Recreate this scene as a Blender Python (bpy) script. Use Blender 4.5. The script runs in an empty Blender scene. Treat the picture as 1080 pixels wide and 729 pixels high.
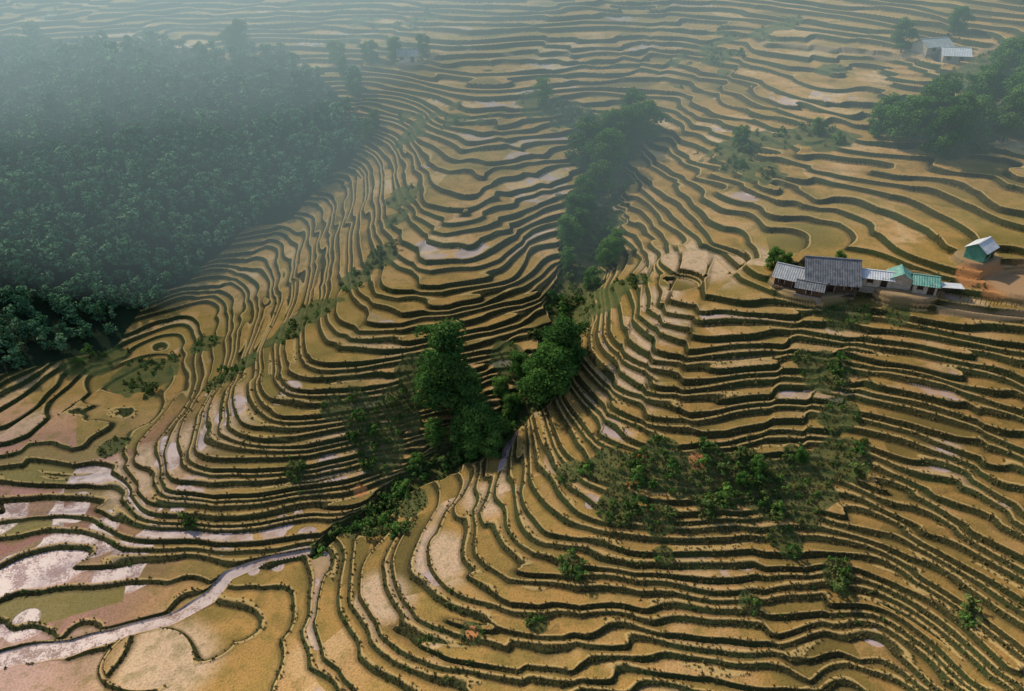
import bpy, math, numpy as np, random
from mathutils import Vector
scene=bpy.context.scene
def link(o): scene.collection.objects.link(o); return o
# ------------------------------------------------------------------ noise
def vnoise(x,y,seed):
    r=np.random.RandomState(seed);T=r.rand(256,256)
    xi=np.floor(x).astype(int);yi=np.floor(y).astype(int);fx=x-xi;fy=y-yi
    fx=fx*fx*(3-2*fx);fy=fy*fy*(3-2*fy)
    a=T[xi%256,yi%256];b=T[(xi+1)%256,yi%256];c=T[xi%256,(yi+1)%256];d=T[(xi+1)%256,(yi+1)%256]
    return (a*(1-fx)+b*fx)*(1-fy)+(c*(1-fx)+d*fx)*fy*1.0
def N(x,y,size,seed):
    c,s=math.cos(seed*1.3),math.sin(seed*1.3)
    return 2*vnoise((c*x-s*y)/size+seed*7.1,(s*x+c*y)/size+3.7,seed)-1
def sstep(a,b,x):
    t=np.clip((x-a)/(b-a),0,1);return t*t*(3-2*t)
# ------------------------------------------------------------------ surveyed spot heights (metres)
CT="""-78,66,0;-61,71,0.5;-49,79,1;-34,85,2;-24,94,4;-13,105,7;0,113,11;12,134,19;16,150,22;22,176,28;31,209,35;18,228,41;92,111,32;82,88,22;75,70,15.5;68,55,9;59,125,33;53,106,24;49,90,16;46,75,9.5;42,62,5.5;55,65,5;76,121,34;67,78,15.5;51,80,12.5;60,58,5.5;21,59,3.5;23,69,7;24,82,13;26,97,20.5;28,109,26;29,117,29;40,137,31;44,154,32.5;49,181,37;53,202,41.5;62,232,44.5;68,258,50;78,309,60;81,201,46.5;102,189,46
10,102,16;15,117,23;22,136,27;-2,96,10;-6,85,8;-15,86,6.5;-22,80,4.5;-29,77,2.5;-27,64,2;-13,70,5;1,76,8.5;1,69,6.5;9,82,11;-12,59,3;-33,60,1.5;-36,73,1;-49,65,.6;-75,61,0
-87,82,2;-98,102,4.5;-111,127,9;-75,92,2.5;-63,82,1;-85,114,6.5;-56,84,1.5;-39,82,1.6;-78,119,5
-62,95,6.5;-51,107,12;-40,117,18;-29,140,25;-22,177,33;-20,218,41;-28,244,46;-8,128,20;2,142,24;-11,114,13.5;-26,111,13.5;-33,99,7;-40,89,3.2;5,179,32;3,215,39
-96,132,5.5;-85,168,10;-66,196,17;-51,222,25;-48,152,18.5;-64,143,11;-68,122,7.5
-105,161,14;-117,140,13;-132,172,22;-148,206,36;-166,244,46;-91,195,26;-103,236,42;-74,236,36;-147,269,50;-190,293,62;-82,275,49;-30,276,52;0,309,60
116,194,46.5;83,171,42;113,153,43;91,127,39.2;84,146,37.5;69,147,35.5;138,199,52;132,232,57;160,247,68;102,223,50;27,269,50
-250,60,5;-300,250,70;-300,450,110;0,450,105;300,450,120;250,60,35;250,200,75;0,-100,-10;-200,-100,0;200,-100,10"""
pts=np.array([list(map(float,s.split(','))) for s in CT.replace('\n',';').split(';')])
S=100.0;X=pts[:,:2]/S;n=len(X)
def phi(r2): return 0.5*r2*np.log(r2+1e-12)
D2=((X[:,None]-X[None])**2).sum(-1)
A=np.zeros((n+3,n+3));A[:n,:n]=phi(D2)+np.eye(n)*0.003;A[:n,n]=1;A[:n,n+1:]=X;A[n,:n]=1;A[n+1:,:n]=X.T
wt=np.linalg.solve(A,np.r_[pts[:,2],0,0,0])
def H0(x,y):
    x=x/S;y=y/S;o=wt[n]+wt[n+1]*x+wt[n+2]*y
    for i in range(n): o=o+wt[i]*phi((x-X[i,0])**2+(y-X[i,1])**2)
    return o
# ------------------------------------------------------------------ masks
def P(s): return [tuple(map(float,q.split(','))) for q in s.split(';')]
def blobs(x,y,L,k=1.0):
    m=np.zeros_like(x)
    for bx,by,r in L:
        m=np.maximum(m,np.exp(-((x-bx)**2+(y-by)**2)/(r*r*k)))
    return m
def pdist(x,y,line):
    d=np.full(x.shape,1e9)
    for (ax,ay,ar),(bx,by,br) in zip(line[:-1],line[1:]):
        vx,vy=bx-ax,by-ay;t=np.clip(((x-ax)*vx+(y-ay)*vy)/(vx*vx+vy*vy),0,1)
        dd=np.hypot(x-ax-t*vx,y-ay-t*vy)/(ar+(br-ar)*t);d=np.minimum(d,dd)
    return d
GUL=P("-34,85,.8;-31,90,1.6;-24,92.5,2.4;-21,98,2;-13,104,4;0,111,4.5;6,115,4.5;12,133,4.2;16,150,5;22,176,6;31,209,6;18,228,4")
STR=P("-92,60,1.8;-76,67,1.5;-69,68,1.4;-61,71,1.2;-55,73,1.3;-50,77,1.3;-48,81,1.;-42,84,.5;-34,86,.4")
CHN=P("1,108,.7;-1,103,.8;-2,98,.6")
PTH1=P("80,116,.9;88,113.5,.8;100,112,.8;125,114,.8")
PTH2=P("84,262,1.2;104,246,1.2;124,228,1.4;150,222,1.2")
PTH3=P("-30,256,.9;-14,262,.9;6,258,.9;30,268,.9")
SCR=P("-97,139,7;-83,132,8;-72,143,4;-49,133,5;-43,138,5;-36,146,4;-31,152,4;-29,177,4;-29,168,3;-63,125,3;-58,128,3;-29,109,4.5;-25,105,4.5;-22,112,4.5;-20,118,3;-35,110,2.5;-40,99,2;-79,109,3;-57,90,1.5;0,123,4;10,92,2.5;16,92,3;20,90,3;25,91,4;31,88,5;35,88,5;39,88,5;45,88,5;49,89,5;56,92,4.5;57,107,4;57,99,3.5;50,75,2.2;44,79,2.5;48,83,2;17,85,3;24,82,3;24,77,1.5;9,76,2;-6,67,1.7;60,187,7;79,185,8;70,186,6;9,226,7;23,219,6;20,132,4;62,118,3;66,117,2;72,116,2.5;110,178,10;128,192,10;-19,88,2;-24,90,2.5;-28,90,2;-18,94,3;4,68,1.5;36,70,1.6;66,66,1.6")
WET=P("-34,100,2.2;-44,82,3;-40,83,3;-65,84,6;-73,90,7;-80,94,6;-79,86,6;-84,82,5;-78,73,3;-45,113,2.3;-41,91,2.5;-65,104,4;31,117,3;54,67,1.6;-56,112,3;13,86,1.5;72,91,2.5;-92,92,5;-36,88,2.5;-60,92,4;-50,86,3")
PALE=P("40,137,9;33,143,6;48,137,6;30,127,4;30,118,6;22,108,6;-52,66,8;-12,80,5;72,91,3;-60,108,8;-70,100,8;-5,92,5;-20,74,5")
EARTH=P("92,121,5;97,119,6;102,118,6;108,118,5;87,122,2.5;31,91,1.5;-6,67,1.;22,92,1.1;-28,97,1.3;20,88,1")
FOR=[(-175,95),(-135,110),(-111,126),(-99,140),(-94,153),(-86,171),(-75,187),(-60,207),(-50,224),(-56,243),(-72,259),(-103,264),(-147,262),(-174,259),(-230,262),(-260,180)]
def inpoly(x,y,pg):
    c=np.zeros(x.shape,bool);j=len(pg)-1
    for i in range(len(pg)):
        xi,yi=pg[i];xj,yj=pg[j]
        c^=((yi>y)!=(yj>y))&(x<(xj-xi)*(y-yi)/(yj-yi+1e-9)+xi);j=i
    return c
PLAT=[(59.5,125.5,33.2,7.5,1.2),(75.5,121.7,34.4,6,1),(90,126,38.6,3.6,1.),(97,119.5,36.0,6.5,2),(127,232,55.5,6,3),(131,226,54,4,3),(-35,256,48,4,2)]
FLD=[(41,138.5,31.2,8,2.5),(34,131,29.8,3,1.5),(-55,65.5,.75,6,2)]
# ------------------------------------------------------------------ terrain sheet
yr=np.concatenate([np.linspace(-250,38,30),45*(335/45)**np.linspace(-.06,1,1300),342*(2200/342)**np.linspace(0,1,50)])
so=1.02*(12/1.02)**np.linspace(0,1,26)
ss=np.concatenate([-so[::-1],np.linspace(-1,1,1300),so])
Wd=47+.57*np.maximum(yr,38);Wp=np.where(yr>38,.57,0.)
Yg=np.repeat(yr[:,None],len(ss),1);Xg=ss[None]*Wd[:,None]
def shape(x,y):
    H=H0(x,y)
    r=np.hypot(x,y-150);b=sstep(330,620,r)
    H=H*(1-b)+b*(95+25*N(x,y,260,5)+12*N(x,y,90,6))
    far=sstep(150,260,y)
    low=1-.55*(1-sstep(-50,-30,x))*(1-sstep(80,105,y))
    H=H+low*(.5*N(x,y,22,11)+.26*N(x,y,10,12)-.32*np.abs(N(x,y,8.5,13))+.06*N(x,y,3.2,14))+.6*far*N(x,y,34,15)
    plat=np.zeros_like(H)
    for px,py,pz,pr,pf in FLD:
        m=1-sstep(pr,pr+pf,np.hypot(x-px,(y-py)*1.2)+1.2*N(x,y,5,17));H=H*(1-m)+m*pz
    for px,py,pz,pr,pf in PLAT:
        m=1-sstep(pr,pr+pf,np.hypot(x-px,(y-py)*1.35)+.7*N(x,y,3,16));H=H*(1-m)+m*pz;plat=np.maximum(plat,m)
    return H,plat
Hg,plat=shape(Xg,Yg)
nz=N(Xg,Yg,5,21)*.5+N(Xg,Yg,2.1,22)*.35
gul=1-sstep(.7,1.25,pdist(Xg,Yg,GUL)+.7*nz)
stm=pdist(Xg,Yg,STR)+.3*nz
chn=pdist(Xg,Yg,CHN)+.2*nz
scr=sstep(.30,.55,blobs(Xg,Yg,SCR,1.2)+.40*nz)
wild=sstep(.50,.64,N(Xg,Yg,17,31)*.6+.3*N(Xg,Yg,7,32)+.3*nz+.06)*sstep(105,125,Yg)
scr=np.maximum(scr,wild*.85)
forest=inpoly(Xg+4*N(Xg,Yg,9,41),Yg+4*N(Xg,Yg,9,42),FOR).astype(float)
veg=np.maximum(gul,scr)
Hg=Hg-1.6*gul
bed=1-sstep(.8,1.3,stm)
Hg=Hg-.5*bed
q=N(Xg,Yg,30,51)*2.2+10
off=(np.floor(q)+sstep(.0,.22,q-np.floor(q)))*.4
phs=6*N(Xg,Yg,24,53)
a_,b_=.46,.0155
def Lf(h): return np.log1p(b_/a_*np.maximum(h+6,-20))/b_
def Li(l): return (np.exp(b_*l)-1)*a_/b_-6
def warp(s): return s+.28*np.sin(s*1.9+phs)+.09*np.sin(s*3.7+1)
lev=warp(Lf(Hg))+off
lv_s=np.gradient(lev,ss,axis=1)/Wd[:,None]
lv_y=np.gradient(lev,yr,axis=0)-lv_s*ss[None]*Wp[:,None]
g=np.clip(np.hypot(lv_s,lv_y),.03,6)
k=np.floor(lev);f=lev-k
def unw(v):
    s=v.copy()
    for _ in range(14): s=v-.28*np.sin(s*1.9+phs)-.09*np.sin(s*3.7+1)
    return Li(s)
d=f/g
rw=np.minimum(.42+.0024*Yg,.44/g)
lo=unw(k-off);hi=unw(k+1-off)
st=hi-lo
rise=np.clip(d/rw,0,1)
bund=np.exp(-((d-rw-.2)/.18)**2)*np.minimum(.12,.2*st)
tz=lo-st*.5+st*(rise*.97+.03*f)+bund
nt=np.clip(np.maximum.reduce([veg*.6,forest,plat,bed]),0,1)
Zg=tz*(1-nt)+(Hg+.12*nz*(1-plat)*(1-bed))*nt
wet=np.maximum(blobs(Xg,Yg,WET)+.2*nz,0);wet=np.minimum(wet,1.2);wet[bed>.5]=2;wet[chn<1]=2
pale=blobs(Xg,Yg,PALE,1.5);earth=blobs(Xg,Yg,EARTH,1.2)
pink=(1-sstep(-78,-45,Xg))*(1-sstep(100,130,Yg))
vignette_soil=np.clip(sstep(-10,75,Xg+.3*(70-Yg))*(1-sstep(90,135,Yg)),0,1)  # browner soil towards lower right, which also paints in the vignette's corner darkening
pth=np.minimum.reduce([pdist(Xg,Yg,q_) for q_ in (PTH1,PTH2,PTH3)])
plc=np.maximum(plat,1-sstep(.7,1.2,pth+.4*nz))
ny,nx=Xg.shape
co=np.stack([Xg,Yg,Zg],-1).reshape(-1,3).astype(np.float32)
idx=np.arange(ny*nx,dtype=np.int32).reshape(ny,nx)
fc=np.stack([idx[:-1,:-1],idx[:-1,1:],idx[1:,1:],idx[1:,:-1]],-1).reshape(-1)
def mesh_np(name,co,fc,nv=4,smooth=False):
    me=bpy.data.meshes.new(name);me.vertices.add(len(co));me.vertices.foreach_set("co",np.asarray(co,np.float32).ravel())
    nf=len(fc)//nv;me.loops.add(len(fc));me.loops.foreach_set("vertex_index",np.asarray(fc,np.int32));me.polygons.add(nf)
    me.polygons.foreach_set("loop_start",np.arange(0,nf*nv,nv,dtype=np.int32))
    if smooth: me.polygons.foreach_set("use_smooth",np.ones(nf,bool))
    me.update(calc_edges=True);return me
me=mesh_np("terraced_hillside",co,fc,4,True)
for nm,ar in dict(lev=lev,grd=g,rw=rw,wet=wet,veg=veg,forest=forest,pale=pale,earth=earth,pink=pink,plat=plc,vignette_soil=vignette_soil).items():
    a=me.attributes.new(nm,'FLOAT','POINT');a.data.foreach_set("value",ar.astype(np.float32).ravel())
ground=link(bpy.data.objects.new("terraced_hillside",me))
def smp(G,x,y):
    i=np.interp(y,yr,np.arange(ny));W=47+.57*np.maximum(y,38);j=np.interp(x/W,ss,np.arange(nx))
    i0=np.clip(i.astype(int),0,ny-2);j0=np.clip(j.astype(int),0,nx-2);fi=i-i0;fj=j-j0
    return (G[i0,j0]*(1-fj)+G[i0,j0+1]*fj)*(1-fi)+(G[i0+1,j0]*(1-fj)+G[i0+1,j0+1]*fj)*fi
def gz(x,y): return float(smp(Zg,np.array([float(x)]),np.array([float(y)]))[0])
# ------------------------------------------------------------------ node helper
class NT:
    def __init__(s,name):
        s.mat=bpy.data.materials.new(name);s.mat.use_nodes=True;s.t=s.mat.node_tree;s.t.nodes.clear()
        s.out=s.t.nodes.new("ShaderNodeOutputMaterial")
    def n(s,ty,**kw):
        o=s.t.nodes.new(ty)
        for k_,v in kw.items(): setattr(o,k_,v)
        return o
    def put(s,sock,v):
        if isinstance(v,bpy.types.NodeSocket): s.t.links.new(v,sock)
        elif isinstance(v,(tuple,list)) and len(v)==3 and sock.type=='RGBA': sock.default_value=(*v,1)
        else: sock.default_value=v
    def m(s,op,a,b=0.,c=0.,clamp=False):
        o=s.n("ShaderNodeMath",operation=op,use_clamp=clamp)
        for i,v in enumerate((a,b,c)): s.put(o.inputs[i],v)
        return o.outputs[0]
    def mr(s,v,a,b,c=0.,d=1.,smooth=True):
        o=s.n("ShaderNodeMapRange",interpolation_type='SMOOTHSTEP' if smooth else 'LINEAR')
        for i,x in enumerate((v,a,b,c,d)): s.put(o.inputs[i],x)
        return o.outputs[0]
    def mix(s,f,a,b,bt='MIX'):
        o=s.n("ShaderNodeMix",data_type='RGBA',blend_type=bt);s.put(o.inputs[0],f);s.put(o.inputs[6],a);s.put(o.inputs[7],b);return o.outputs[2]
    def at(s,nm): return s.n("ShaderNodeAttribute",attribute_name=nm).outputs["Fac"]
    def noise(s,sc,det=2.,vec=None,rough=.5):
        o=s.n("ShaderNodeTexNoise");o.inputs["Scale"].default_value=sc;o.inputs["Detail"].default_value=det;o.inputs["Roughness"].default_value=rough
        if vec is not None: s.t.links.new(vec,o.inputs["Vector"])
        return o.outputs["Fac"]
    def pos(s): return s.n("ShaderNodeNewGeometry").outputs["Position"]
    def ramp(s,f,st):
        o=s.n("ShaderNodeValToRGB");e=o.color_ramp.elements
        while len(e)<len(st): e.new(.5)
        for i,(p,c) in enumerate(st): e[i].position=p;e[i].color=(*c,1)
        s.t.links.new(f,o.inputs[0]);return o.outputs[0]
    def bsdf(s,col,rough=.8,spec=.3,normal=None):
        b=s.n("ShaderNodeBsdfPrincipled");s.put(b.inputs["Base Color"],col);s.put(b.inputs["Roughness"],rough);s.put(b.inputs["Specular IOR Level"],spec)
        if normal is not None: s.t.links.new(normal,b.inputs["Normal"])
        s.t.links.new(b.outputs[0],s.out.inputs[0]);return b
# ------------------------------------------------------------------ terrain material
T=NT("terrace_soil_and_grass");p=T.pos()
LV=T.at("lev");G=T.at("grd");RW=T.at("rw")
n0=T.noise(.024,2,p);n1=T.noise(.055,3,p);n2=T.noise(.45,3,p);n3=T.noise(3.0,4,p,.7)
fr=T.m('FRACT',LV);fl=T.m('FLOOR',LV)
dd=T.m('DIVIDE',fr,G)
dn=T.m('SUBTRACT',T.m('ADD',dd,T.m('MULTIPLY',T.m('SUBTRACT',n3,.5),.35)),RW)
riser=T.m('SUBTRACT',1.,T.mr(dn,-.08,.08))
bd=T.m('MULTIPLY',T.mr(dn,-.08,.06),T.m('SUBTRACT',1.,T.mr(dn,.25,.42)))
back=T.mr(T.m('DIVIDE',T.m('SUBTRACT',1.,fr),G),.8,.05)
vo=T.n("ShaderNodeTexVoronoi",voronoi_dimensions='2D');vo.inputs["Scale"].default_value=.05
vm=T.n("ShaderNodeMapping");vm.inputs["Rotation"].default_value=(0,0,.5);T.t.links.new(p,vm.inputs[0]);T.t.links.new(vm.outputs[0],vo.inputs["Vector"])
sx=T.n("ShaderNodeSeparateColor");T.t.links.new(vo.outputs["Color"],sx.inputs[0])
cv=T.n("ShaderNodeCombineXYZ");T.put(cv.inputs[0],fl);T.put(cv.inputs[1],T.m('MULTIPLY',sx.outputs[0],37.))
wn=T.n("ShaderNodeTexWhiteNoise",noise_dimensions='3D');T.t.links.new(cv.outputs[0],wn.inputs[0])
h1=wn.outputs["Value"]
hm=T.m('ADD',T.m('MULTIPLY',h1,.5),T.m('MULTIPLY',T.mr(n1,.33,.67),.5))
tread=T.ramp(hm,[(0,(.15,.115,.035)),(.2,(.26,.18,.05)),(.4,(.45,.26,.08)),(.55,(.36,.235,.065)),(.7,(.53,.31,.12)),(.88,(.62,.41,.20)),(1,(.67,.49,.31))])
tread=T.mix(T.mr(n0,.5,.66,0,.3),tread,(.21,.20,.055))
pinkc=T.ramp(h1,[(0,(.33,.15,.15)),(.3,(.20,.19,.07)),(.5,(.40,.21,.20)),(.75,(.48,.30,.27)),(1,(.54,.42,.37))])
tread=T.mix(T.m('MULTIPLY',T.at("pink"),.85),tread,pinkc)
palec=T.mix(n2,(.58,.39,.23),(.72,.54,.38))
tread=T.mix(T.m('MULTIPLY',T.mr(T.m('ADD',T.at("pale"),T.m('MULTIPLY',T.m('SUBTRACT',h1,.5),.5)),.3,.7),.85),tread,palec)
tread=T.mix(T.mr(n2,.48,.70,0,.5),tread,(.20,.165,.04))
tread=T.mix(T.m('MULTIPLY',T.at("vignette_soil"),.5),tread,T.mix(.62,tread,(.10,.055,.015)))
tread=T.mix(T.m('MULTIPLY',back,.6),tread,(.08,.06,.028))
tread=T.mix(T.mr(n3,.40,.68,0,.6),tread,T.mix(.65,tread,(.06,.05,.018)))
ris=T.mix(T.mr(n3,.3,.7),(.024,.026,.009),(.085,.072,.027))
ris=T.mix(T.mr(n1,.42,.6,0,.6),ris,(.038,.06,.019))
bc=T.mix(n3,(.32,.23,.08),(.60,.42,.18))
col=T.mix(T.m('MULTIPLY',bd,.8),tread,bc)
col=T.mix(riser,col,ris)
wetv=T.mr(T.m('ADD',T.at("wet"),T.m('MULTIPLY',T.m('SUBTRACT',h1,.5),.9)),.42,.48)
wetv=T.m('MULTIPLY',wetv,T.m('SUBTRACT',1.,T.m('MAXIMUM',riser,bd)),clamp=True)
wetv=T.m('MAXIMUM',wetv,T.mr(T.at("wet"),1.3,1.6))
wetv=T.m('MULTIPLY',wetv,T.mr(T.m('ADD',T.m('MULTIPLY',n3,.6),T.m('MULTIPLY',n2,.4)),.36,.5,.25,1.))
col=T.mix(T.m('MULTIPLY',wetv,.85),col,T.mix(n2,(.32,.22,.21),(.52,.42,.41)))
vc=T.ramp(T.m('ADD',T.m('MULTIPLY',n3,.55),T.m('MULTIPLY',n2,.45)),[(.3,(.02,.045,.014)),(.48,(.06,.09,.028)),(.6,(.12,.12,.04)),(.75,(.22,.16,.07))])
col=T.mix(T.m('MULTIPLY',T.mr(T.m('ADD',T.at("veg"),T.m('MULTIPLY',T.m('SUBTRACT',n3,.5),.6)),.3,.7),.85),col,vc)
col=T.mix(T.mr(T.m('ADD',T.at("earth"),T.m('MULTIPLY',T.m('SUBTRACT',n2,.5),.5)),.35,.6),col,T.mix(n3,(.42,.18,.06),(.55,.27,.11)))
col=T.mix(T.m('MULTIPLY',T.at("plat"),.75),col,T.mix(n3,(.26,.18,.10),(.44,.31,.18)))
col=T.mix(T.at("forest"),col,(.02,.035,.018))
bp=T.n("ShaderNodeBump");bp.inputs["Strength"].default_value=.9;bp.inputs["Distance"].default_value=.2
T.put(bp.inputs["Height"],T.m('MULTIPLY',n3,T.m('SUBTRACT',1.,wetv)))
T.bsdf(col,T.m('SUBTRACT',.9,T.m('MULTIPLY',wetv,.45)),T.m('ADD',.1,T.m('MULTIPLY',wetv,.14)),bp.outputs[0])
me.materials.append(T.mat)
# ------------------------------------------------------------------ foliage
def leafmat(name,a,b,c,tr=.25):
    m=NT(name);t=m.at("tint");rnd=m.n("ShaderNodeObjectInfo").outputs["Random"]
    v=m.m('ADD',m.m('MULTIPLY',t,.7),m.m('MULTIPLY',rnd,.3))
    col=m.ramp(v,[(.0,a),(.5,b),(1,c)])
    d=m.n("ShaderNodeBsdfDiffuse");m.put(d.inputs["Color"],col)
    if tr==0: m.t.links.new(d.outputs[0],m.out.inputs[0]);return m.mat
    tl=m.n("ShaderNodeBsdfTranslucent");m.put(tl.inputs[0],col);mx=m.n("ShaderNodeMixShader");mx.inputs[0].default_value=tr
    m.t.links.new(d.outputs[0],mx.inputs[1]);m.t.links.new(tl.outputs[0],mx.inputs[2]);m.t.links.new(mx.outputs[0],m.out.inputs[0]);return m.mat
M_leaf=leafmat("leaf_dark_green",(.028,.07,.022),(.07,.16,.038),(.17,.28,.07),.3)
M_leaf2=leafmat("leaf_fresh_green",(.038,.095,.022),(.09,.20,.042),(.22,.34,.075),.3)
M_for=leafmat("forest_leaf",(.022,.065,.032),(.08,.18,.085),(.30,.44,.22),0)
M_bush=leafmat("scrub_leaf",(.03,.06,.018),(.075,.12,.032),(.18,.19,.06),0)
M_dry=leafmat("dry_grass",(.10,.09,.03),(.22,.18,.07),(.38,.30,.14),0)
bk=NT("tree_bark");bk.bsdf(bk.mix(bk.noise(5,3,bk.pos()),(.05,.04,.03),(.13,.11,.085)),.9,.1);M_bark=bk.mat
def tube(path,rad,ns=6):
    V=[];Fq=[]
    path=np.array(path,float)
    for i,pv in enumerate(path):
        dr=path[min(i+1,len(path)-1)]-path[max(i-1,0)];dr/=np.linalg.norm(dr)+1e-9
        u=np.cross(dr,[.3,1,.1]);u/=np.linalg.norm(u)+1e-9;w_=np.cross(dr,u)
        for j in range(ns):
            a=2*math.pi*j/ns;V.append(pv+rad[i]*(math.cos(a)*u+math.sin(a)*w_))
    for i in range(len(path)-1):
        for j in range(ns): Fq.append([i*ns+j,i*ns+(j+1)%ns,(i+1)*ns+(j+1)%ns,(i+1)*ns+j])
    return np.array(V),np.array(Fq)
def tree_mesh(name,seed,H,R,ncl,nleaf,ls,mat,base=.22,trunk=True,cr_=(.26,.44)):
    r=np.random.RandomState(seed);V=[];Fs=[];o=0;tint=[];mi=[]
    bend=r.uniform(-1,1,2)*H*.06
    def axis(t): return np.array([bend[0]*t*t*1.5,bend[1]*t*t*1.5,H*t])
    C=[];CR=[]
    lob=r.uniform(.55,1.2,8)
    for i in range(ncl):
        tt=(i+.5)/ncl;t=base+(.93-base)*tt
        env=(1-abs(2*tt*.92-.92)**2.4)**.5
        a=r.uniform(0,2*math.pi);rr=R*env*math.sqrt(r.uniform(.05,1))*lob[int(a/(2*math.pi)*8)%8]*.85
        c=axis(t*.95)+np.array([math.cos(a)*rr,math.sin(a)*rr,r.uniform(-.03,.03)*H]);C.append(c);CR.append(R*r.uniform(*cr_))
    if trunk:
        ts=np.linspace(0,.85,6);v,fq=tube([axis(t) for t in ts],[H*.022*(1-t*.8) for t in ts]);V.append(v);Fs.append(fq+o);o+=len(v);tint+=[0]*len(fq);mi+=[1]*len(fq)
        for c in C[::3]:
            t0=max(base*.6,(c[2]/H)-.22);s0=axis(t0);mid=(s0+c)/2+np.array([0,0,-.02*H]);v,fq=tube([s0,mid,c],[H*.010,H*.006,H*.002],4);V.append(v);Fs.append(fq+o);o+=len(v);tint+=[0]*len(fq);mi+=[1]*len(fq)
    per=max(4,nleaf//ncl)
    for c,cr in zip(C,CR):
        ct=r.uniform(0,1)
        dirs=r.normal(size=(per,3));dirs/=np.linalg.norm(dirs,axis=1)[:,None];dirs[:,2]=np.where(dirs[:,2]<-.3,-dirs[:,2],dirs[:,2])
        q=c+dirs*cr*(r.uniform(.35,1.12,(per,1))**.6)*np.array([1,1,.8])
        nn=dirs+r.normal(size=(per,3))*.55+np.array([0,0,.35]);nn/=np.linalg.norm(nn,axis=1)[:,None]
        u=np.cross(nn,r.normal(size=(per,3)));u/=np.linalg.norm(u,axis=1)[:,None];w_=np.cross(nn,u)
        s=ls*r.uniform(.6,1.3,(per,1))
        vv=np.stack([q-u*s,q-w_*s*.55+nn*s*.15,q+u*s,q+w_*s*.55+nn*s*.15],1).reshape(-1,3)
        ff=np.arange(per*4).reshape(-1,4)+o
        V.append(vv);Fs.append(ff);o+=len(vv)
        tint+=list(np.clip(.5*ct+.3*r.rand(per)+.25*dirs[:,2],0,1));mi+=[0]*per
    V=np.concatenate(V);Fs=np.concatenate(Fs).reshape(-1)
    m=mesh_np(name,V,Fs,4);m.materials.append(mat);m.materials.append(M_bark)
    m.polygons.foreach_set("material_index",np.array(mi,np.int32))
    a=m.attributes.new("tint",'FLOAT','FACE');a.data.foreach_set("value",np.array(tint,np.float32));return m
def grass_mesh(name,seed,nb,h,mat):
    r=np.random.RandomState(seed);V=[];tint=[]
    for i in range(nb):
        a=r.uniform(0,6.28);b=np.array([math.cos(a),math.sin(a),0])*r.uniform(0,.35);dr=np.array([r.uniform(-.5,.5),r.uniform(-.5,.5),1])*h*r.uniform(.6,1.2);sd=np.array([math.sin(a),-math.cos(a),0])*.07
        V+=[b-sd,b+sd,b+dr+sd*.3,b+dr-sd*.3];tint.append(r.rand())
    m=mesh_np(name,np.array(V),np.arange(nb*4),4);m.materials.append(mat);a=m.attributes.new("tint",'FLOAT','FACE');a.data.foreach_set("value",np.array(tint,np.float32));return m
def scatter(parent,tag,protomesh,x,y,z,sc,rng):
    a=rng.uniform(0,2*math.pi,len(x));c,s=np.cos(a)*sc*.5,np.sin(a)*sc*.5
    V=np.stack([np.stack([x-c+s,y-s-c,z],-1),np.stack([x+c+s,y+s-c,z],-1),np.stack([x+c-s,y+s+c,z],-1),np.stack([x-c-s,y-s+c,z],-1)],1).reshape(-1,3)
    m=mesh_np(tag+"_planting",V,np.arange(len(V)),4);io=link(bpy.data.objects.new(tag+"_planting",m));io.parent=parent
    pr=link(bpy.data.objects.new(tag,protomesh));pr.parent=io
    io.instance_type='FACES';io.use_instance_faces_scale=True;io.instance_faces_scale=1.;io.show_instancer_for_render=False;io.show_instancer_for_viewport=False
def empty(name,loc=(0,0,0),rz=0):
    e=link(bpy.data.objects.new(name,None));e.location=loc;e.rotation_euler=(0,0,rz);return e
rng=np.random.RandomState(7)
fp=empty("forest")
gx,gy=np.meshgrid(np.arange(-265,-40,3.3),np.arange(95,275,3.3));gx=gx.ravel()+rng.uniform(-1.6,1.6,gx.size);gy=gy.ravel()+rng.uniform(-1.6,1.6,gy.size)
jx,jy=gx+5*N(gx,gy,11,43)+rng.normal(0,1.6,gx.size),gy+6*N(gx,gy,11,44)+rng.normal(0,1.6,gx.size)
k_=inpoly(jx,jy,FOR)&(np.abs(gx)<(60+.62*gy))&(N(gx,gy,6,45)+.8*N(gx,gy,3,46)>-1.25);gx,gy=gx[k_],gy[k_];zz=smp(Zg,gx,gy)-.2
big=N(gx,gy,30,61);sc=rng.uniform(.7,1.3,len(gx))*(1+.22*big)
sc[rng.rand(len(gx))<.06]*=1.4
w_=rng.randint(0,5,len(gx))
for i in range(5):
    m=tree_mesh("forest_tree_mesh",100+i,[5.2,6.2,4.8,7.4,5.4][i],[2.3,2.1,2.6,2.0,2.4][i],11,280,.40,M_for,base=.2,cr_=(.32,.52))
    s_=w_==i;scatter(fp,"forest_tree_kind_%d"%i,m,gx[s_],gy[s_],zz[s_],sc[s_],rng)
def cand(nc,y0=46,y1=300):
    y=y0*(y1/y0)**rng.rand(nc);x=rng.uniform(-1,1,nc)*(45+.56*y);return x,y
sp=empty("hillside_scrub")
bm=[tree_mesh("bush_mesh",200+i,1.1,.75,8,100,.17,[M_bush,M_bush,M_leaf,M_leaf2][i],base=.05,trunk=False) for i in range(4)]
x,y=cand(220000);vg=smp(veg,x,y);fo=smp(forest,x,y);pl=smp(plc,x,y);be=smp(bed,x,y);gu=smp(gul,x,y)
lv=smp(lev,x,y);gg=smp(g,x,y);r_=smp(rw,x,y);dl=(lv-np.floor(lv))/gg
clump=N(x,y,7,71)*.5+.5
keep=(fo<.3)&(pl<.1)&(be<.1)&(vg>.45)&(rng.rand(len(x))<.18*clump**2+.014+.08*gu)
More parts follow.
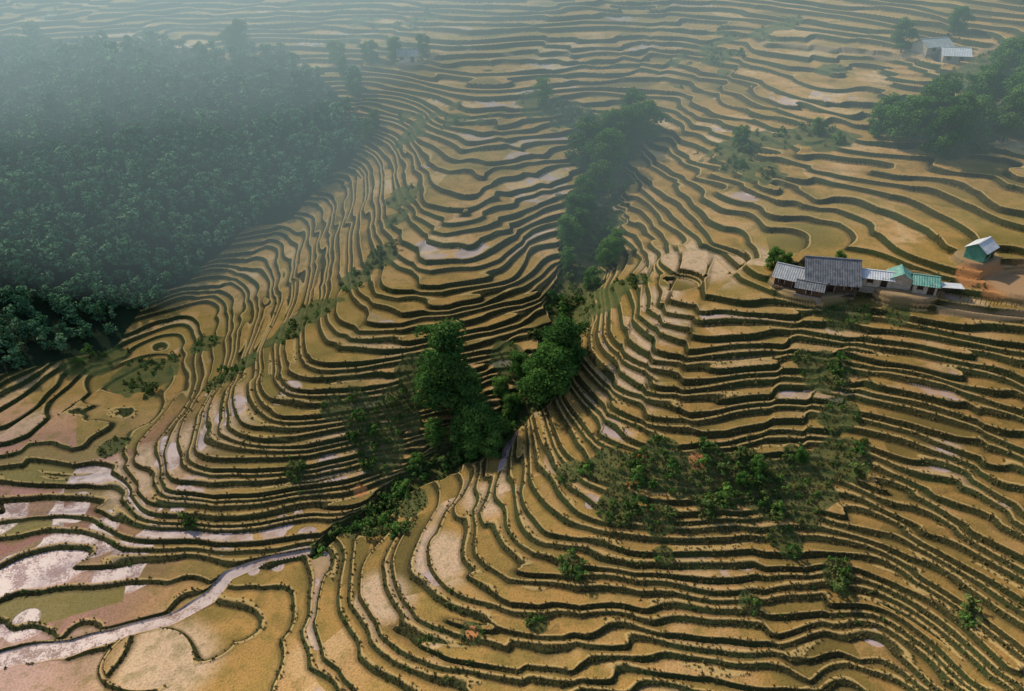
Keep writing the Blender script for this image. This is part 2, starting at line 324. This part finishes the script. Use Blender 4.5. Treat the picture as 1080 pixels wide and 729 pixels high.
kr=(fo<.3)&(pl<.1)&(be<.1)&(vg<=.45)&(dl<r_*1.)&(N(x,y,7,72)*.6+N(x,y,20,73)*.5>.42)&(rng.rand(len(x))<.05)
wi=rng.randint(0,4,len(x))
for i in range(4):
    s_=(keep|kr)&(wi==i);sc_=np.where(keep[s_],rng.uniform(.35,1.1,s_.sum())+1.3*(rng.rand(s_.sum())<.07+.1*gu[s_]),rng.uniform(.25,.6,s_.sum()))
    scatter(sp,"bush_kind_%d"%i,bm[i],x[s_],y[s_],smp(Zg,x[s_],y[s_])-.08,sc_,rng)
gp=empty("terrace_edge_grass")
gm=[grass_mesh("grass_mesh",300+i,18,.32,[M_dry,M_bush][i]) for i in range(2)]
x,y=cand(160000,46,125);vg=smp(veg,x,y);fo=smp(forest,x,y);pl=smp(plc,x,y);be=smp(bed,x,y)
lv=smp(lev,x,y);gg=smp(g,x,y);r_=smp(rw,x,y);dl=(lv-np.floor(lv))/gg
kk=(fo<.3)&(pl<.1)&(be<.1)&((dl<r_+.4)&(rng.rand(len(x))<.2)|(vg>.5)&(rng.rand(len(x))<.3))
wi=(rng.rand(len(x))<.12).astype(int)
for i in range(2):
    s_=kk&(wi==i);scatter(gp,"grass_tuft_kind_%d"%i,gm[i],x[s_],y[s_],smp(Zg,x[s_],y[s_])-.03,rng.uniform(.4,.9,s_.sum()),rng)
tm=[tree_mesh("tall_tree_mesh",400,15.5,4.8,52,7500,.28,M_leaf,base=.1),tree_mesh("round_tree_mesh",401,12,5.4,46,8000,.29,M_leaf2,base=.12),tree_mesh("broad_tree_mesh",402,13,4.9,42,7000,.29,M_leaf,base=.15),tree_mesh("small_tree_mesh",403,8,3.4,28,4000,.25,M_leaf2,base=.1)]
TR="""-12.5,113,0,1.25;-15.5,112,2,.8;-9.5,112,2,.9;-6,104.5,1,.95;-8.5,106,2,.75;-4,103,3,.8;7,113,1,1.1;4.5,115,2,.8;9.5,115.5,0,1.;10,118,2,.85;2,119,3,.8;-15,107,3,.7;-18,103,3,.5;0,113,3,.7;-2,116,3,.6
26,193,1,1.2;21,197,2,1.2;31,200,0,1.05;33,207,1,1.15;27,203,2,1.15;36,213,2,1.05;38,205,1,1;19,178,1,.75;23,183,2,.8;16,171,3,1;14,162,3,1.1;17,165,2,.7;19,172,2,.65;22,151,1,.65;24,154,3,.9;18,146,3,.7;13,155,3,.7
97,178,1,1.0;101,169,2,1.;107,173,0,.95;113,177,1,1.;104,181,2,1.1;93,182,3,1.1;120,175,2,1.1;127,184,1,1.2;133,191,0,1.2;139,194,2,1.2;97,188,3,1.3;118,186,0,1.;109,187,2,1.1;134,205,1,1.1;146,205,2,1.2;126,178,3,1.3;141,200,1,1.3;122,192,2,1.1
52.5,131,3,.6;56,132,3,.45;66,131,3,.4;49,92,3,.4;41,90,3,.45;38,88,3,.35;9,226,3,1;-40,258,2,.7;-30,260,3,.9;120,236,2,.8;136,238,1,.7;-60,262,3,1.1;-49,262,3,1;-57,255,3,.9;-95,268,0,.8;-98,270,1,.8;-46,228,3,.9;-44,232,3,.7;-52,246,3,1;79,186,3,.6;60,188,3,.7"""
for l in TR.replace('\n',';').split(';'):
    a,b,t,s_=map(float,l.split(','));t=int(t)
    o=link(bpy.data.objects.new("broadleaf_tree",tm[t]));o.location=(a,b,gz(a,b)-.3);o.rotation_euler=(0,0,rng.uniform(0,6.28));o.scale=(s_*rng.uniform(.85,1.1),s_*rng.uniform(.85,1.1),s_)
# ------------------------------------------------------------------ buildings
def simple(name,a,b,rough=.7,sc=3,spec=.3):
    m=NT(name);tc=m.n("ShaderNodeTexCoord").outputs["Object"];nn=m.noise(sc,4,tc,.65);m.bsdf(m.mix(m.mr(nn,.3,.7),a,b),rough,spec);return m.mat
MR_dark=simple("weathered_fibre_roof",(.10,.11,.12),(.22,.225,.23),.65,1.2)
MR_light=simple("pale_fibre_roof",(.26,.28,.29),(.42,.43,.43),.6,1.2)
MR_white=simple("white_metal_roof",(.50,.52,.54),(.68,.69,.70),.4,1)
MR_green=simple("green_metal_roof",(.10,.28,.22),(.22,.42,.34),.5,1)
MW_wood=simple("dark_timber",(.045,.03,.02),(.12,.08,.05),.85,4)
MW_plas=simple("lime_plaster",(.32,.28,.22),(.48,.43,.36),.85,2)
MW_green=simple("green_painted_wall",(.05,.20,.15),(.09,.28,.21),.7,2)
M_hole=simple("dark_opening",(.008,.008,.01),(.02,.02,.022),.3,2)
M_stone=simple("stone_plinth",(.18,.16,.14),(.30,.27,.23),.9,3)
def mk(name,parent,V,Fc,mat,loc=(0,0,0),rz=0,bevel=0,solid=0):
    m=bpy.data.meshes.new(name);m.from_pydata([tuple(v) for v in V],[],Fc);m.update();m.materials.append(mat)
    o=link(bpy.data.objects.new(name,m));o.parent=parent;o.location=loc;o.rotation_euler=(0,0,rz)
    if solid: md=o.modifiers.new("s",'SOLIDIFY');md.thickness=solid
    if bevel: md=o.modifiers.new("b",'BEVEL');md.width=bevel;md.segments=2
    return o
def box(name,parent,c,s,mat,rz=0,bevel=.015):
    x,y,z=[q/2 for q in s];V=[(i*x,j*y,k*z) for i in(-1,1) for j in(-1,1) for k in(-1,1)]
    return mk(name,parent,V,[(0,1,3,2),(4,6,7,5),(0,4,5,1),(2,3,7,6),(0,2,6,4),(1,5,7,3)],mat,c,rz,bevel)
def gable(parent,tag,c,L,D,wh,rise,wall,roof,rz=0,over=.7,wins=(),post=False,zoff=0):
    e=link(bpy.data.objects.new(tag,None));e.parent=parent;e.location=(c[0],c[1],zoff);e.rotation_euler=(0,0,rz)
    l,d_=L/2,D/2
    V=[(-l,-d_,-.8),(l,-d_,-.8),(l,d_,-.8),(-l,d_,-.8),(-l,-d_,wh),(l,-d_,wh),(l,d_,wh),(-l,d_,wh),(-l,0,wh+rise-.08),(l,0,wh+rise-.08)]
    mk("walls",e,V,[(0,1,5,4),(1,2,6,9,5),(2,3,7,6),(3,0,4,8,7),(3,2,1,0)],wall)
    for sgn in(-1,1):
        nu=int((L+2*over)/.11);V=[];Fc=[];sl=rise/d_
        for i in range(nu+1):
            xx=-l-over+(L+2*over)*i/nu
            for j in range(7):
                t=j/6;yy=t*(d_+over);V.append((xx,sgn*yy,wh+rise+.06-sl*yy+.035*math.sin(i*math.pi/2)+.02*math.sin(j*2.3+xx)*(j in(2,4))))
        for i in range(nu):
            for j in range(6):
                a=i*7+j;q=(a,a+7,a+8,a+1);Fc.append(q if sgn<0 else q[::-1])
        mk("roof_slope_front" if sgn<0 else "roof_slope_back",e,V,Fc,roof,solid=.03)
    box("ridge_cap",e,(0,0,wh+rise+.12),(L+2*over,.35,.08),roof)
    box("plinth",e,(0,0,-.75),(L+.5,D+.5,1.3),M_stone)
    for (wx,side,ww,wz,hh) in wins:
        yy=side*(d_+.02)
        box("opening",e,(wx,yy,wz),(ww,.08,hh),M_hole)
        for q in(-1,1): box("jamb",e,(wx+q*(ww/2+.06),yy+side*.02,wz),(.12,.14,hh+.24),MW_plas if wall==MW_wood else MW_wood)
        box("lintel",e,(wx,yy+side*.03,wz+hh/2+.06),(ww+.3,.16,.12),MW_wood)
    if post:
        for i in range(6): box("post",e,(-l+.1+i*(L-.2)/5,-d_-over+.15,wh*.45-.35),(.16,.16,wh+.3),MW_wood)
        box("porch_floor",e,(0,-d_-over/2-.2,-.2),(L,over+.4,.16),MW_wood)
    return e
fh=empty("farmhouse",(60.2,125.6,33.2),math.radians(-16))
gable(fh,"main_hall",(1.6,.2),8.6,7.0,2.5,2.9,MW_wood,MR_dark,math.radians(6),.9,[(-3,-1,1.2,1.3,1.1),(0,-1,1.1,1.05,2.0),(3,-1,1.2,1.3,1.1),(2,1,1.,1.4,1.)],True)
gable(fh,"west_wing",(-5.2,-1.4),5.4,4.6,2.0,1.5,MW_wood,MR_light,math.radians(-14),.6,[(-1.4,-1,1,1.1,1.),(1.2,-1,1,1.,1.8)],True)
gable(fh,"kitchen_lean_to",(-2.0,-4.6),4.6,2.6,1.4,.8,MW_wood,MR_dark,math.radians(-8),.4,[(0,-1,.9,.7,.8)])
s1=empty("storage_shed",(70,123.2,34.4),math.radians(-16))
gable(s1,"shed_body",(0,0),5.2,3.2,1.8,.8,MW_plas,MR_white,0,.4,[(-1.3,-1,.9,1.1,.8),(1.2,-1,.9,.95,1.6)])
s2=empty("green_roof_house",(75.5,121.6,34.4),math.radians(-18))
gable(s2,"west_room",(-1.6,.4),3.6,3.8,2.1,1.1,MW_plas,MR_green,math.radians(90),.35,[(0,1,.9,1.2,.9)])
gable(s2,"east_room",(2.6,-.2),4.0,3.8,1.9,1.0,MW_plas,MR_green,0,.4,[(-.9,-1,.8,1.2,.8),(1.,-1,.9,.95,1.8)])
s3=empty("tin_shelter",(82,118.8,gz(82,118.8)+.9),math.radians(-10))
box("roof_sheet",s3,(0,0,1.3),(4.0,2.2,.08),MR_white)
for a in(-1.8,1.8):
    for b in(-.9,.9): box("post",s3,(a,b,.1),(.14,.14,2.4),MW_wood)
box("back_panel",s3,(0,1.0,.4),(3.8,.08,1.6),MW_wood)
s4=empty("green_cottage",(90,126,38.6),math.radians(38))
gable(s4,"cottage_body",(0,0),4.6,3.6,2.2,1.2,MW_green,MR_white,0,.35,[(-1.2,-1,.9,1.3,.9),(1.1,-1,.9,1.,1.9),(0,1,1,1.3,.9)])
for nm,(a,b,rz,L,D,rf) in {"hamlet_house":(127,232,.3,9,6,MR_light),"hamlet_barn":(131,226,-.2,7,5,MR_white),"valley_hut":(-35,256,.1,6,4,MR_dark)}.items():
    e=empty(nm,(a,b,gz(a,b)+.1),rz);gable(e,"body",(0,0),L,D,2.3,1.6,MW_plas,rf,0,.6,[(-2,-1,1,1.3,1),(1.5,-1,1,1,1.9)])
fe=empty("bamboo_fence",(0,0,0))
for i in range(26):
    a=84+i*.75;b=115.8-.12*i*.75+.3*math.sin(i);z=gz(a,b);box("stake",fe,(a,b,z+.4),(.08,.08,1.3),MW_wood,bevel=0)
# ------------------------------------------------------------------ mist (absorbing volumes; their own emission stands in for scattered light)
def glow_fogmat(name,dens,col):
    m=NT(name);ab=m.n("ShaderNodeVolumeAbsorption");ab.inputs[0].default_value=(0,0,0,1);ab.inputs[1].default_value=dens
    em=m.n("ShaderNodeEmission");em.inputs[0].default_value=(*col,1);em.inputs[1].default_value=dens
    ad=m.n("ShaderNodeAddShader");m.t.links.new(ab.outputs[0],ad.inputs[0]);m.t.links.new(em.outputs[0],ad.inputs[1]);m.t.links.new(ad.outputs[0],m.out.inputs["Volume"]);return m.mat
def ell(name,c,r,dens,col):
    import bmesh
    m=bpy.data.meshes.new(name);b=bmesh.new();bmesh.ops.create_icosphere(b,subdivisions=5,radius=1);b.to_mesh(m);b.free()
    o=link(bpy.data.objects.new(name,m));o.location=c;o.scale=r;m.materials.append(glow_fogmat(name,dens,col))
ell("glowing_mist_bank",(0,500,70),(700,380,150),.0020,(.44,.60,.62))
ell("glowing_mist_bank",(-200,400,85),(260,240,100),.0026,(.62,.80,.82))
# ------------------------------------------------------------------ light, sky, camera
sd=Vector((.55,-.50,-.68)).normalized()
l=bpy.data.lights.new("sun",'SUN');l.energy=5.0;l.angle=math.radians(2);l.color=(1,.87,.69)
lo=link(bpy.data.objects.new("sun",l));lo.rotation_euler=sd.to_track_quat('-Z','Y').to_euler()
wd=bpy.data.worlds.new("World");scene.world=wd;wd.use_nodes=True;nt_=wd.node_tree
sk=nt_.nodes.new("ShaderNodeTexSky");sk.sky_type='NISHITA';sk.sun_disc=False
sk.sun_elevation=math.asin(-sd.z);sk.sun_rotation=math.atan2(-sd.x,-sd.y)
nt_.links.new(sk.outputs[0],nt_.nodes["Background"].inputs[0]);nt_.nodes["Background"].inputs[1].default_value=.14
c=bpy.data.cameras.new("camera");c.sensor_width=36;c.lens=36*760/1080;c.clip_end=6000;c.clip_start=.5
cam=link(bpy.data.objects.new("camera",c));cam.location=(0,0,100);cam.rotation_euler=(math.radians(57),0,0);scene.camera=cam
vs=scene.view_settings;vs.view_transform='Standard';vs.look='None';vs.exposure=0;vs.gamma=1
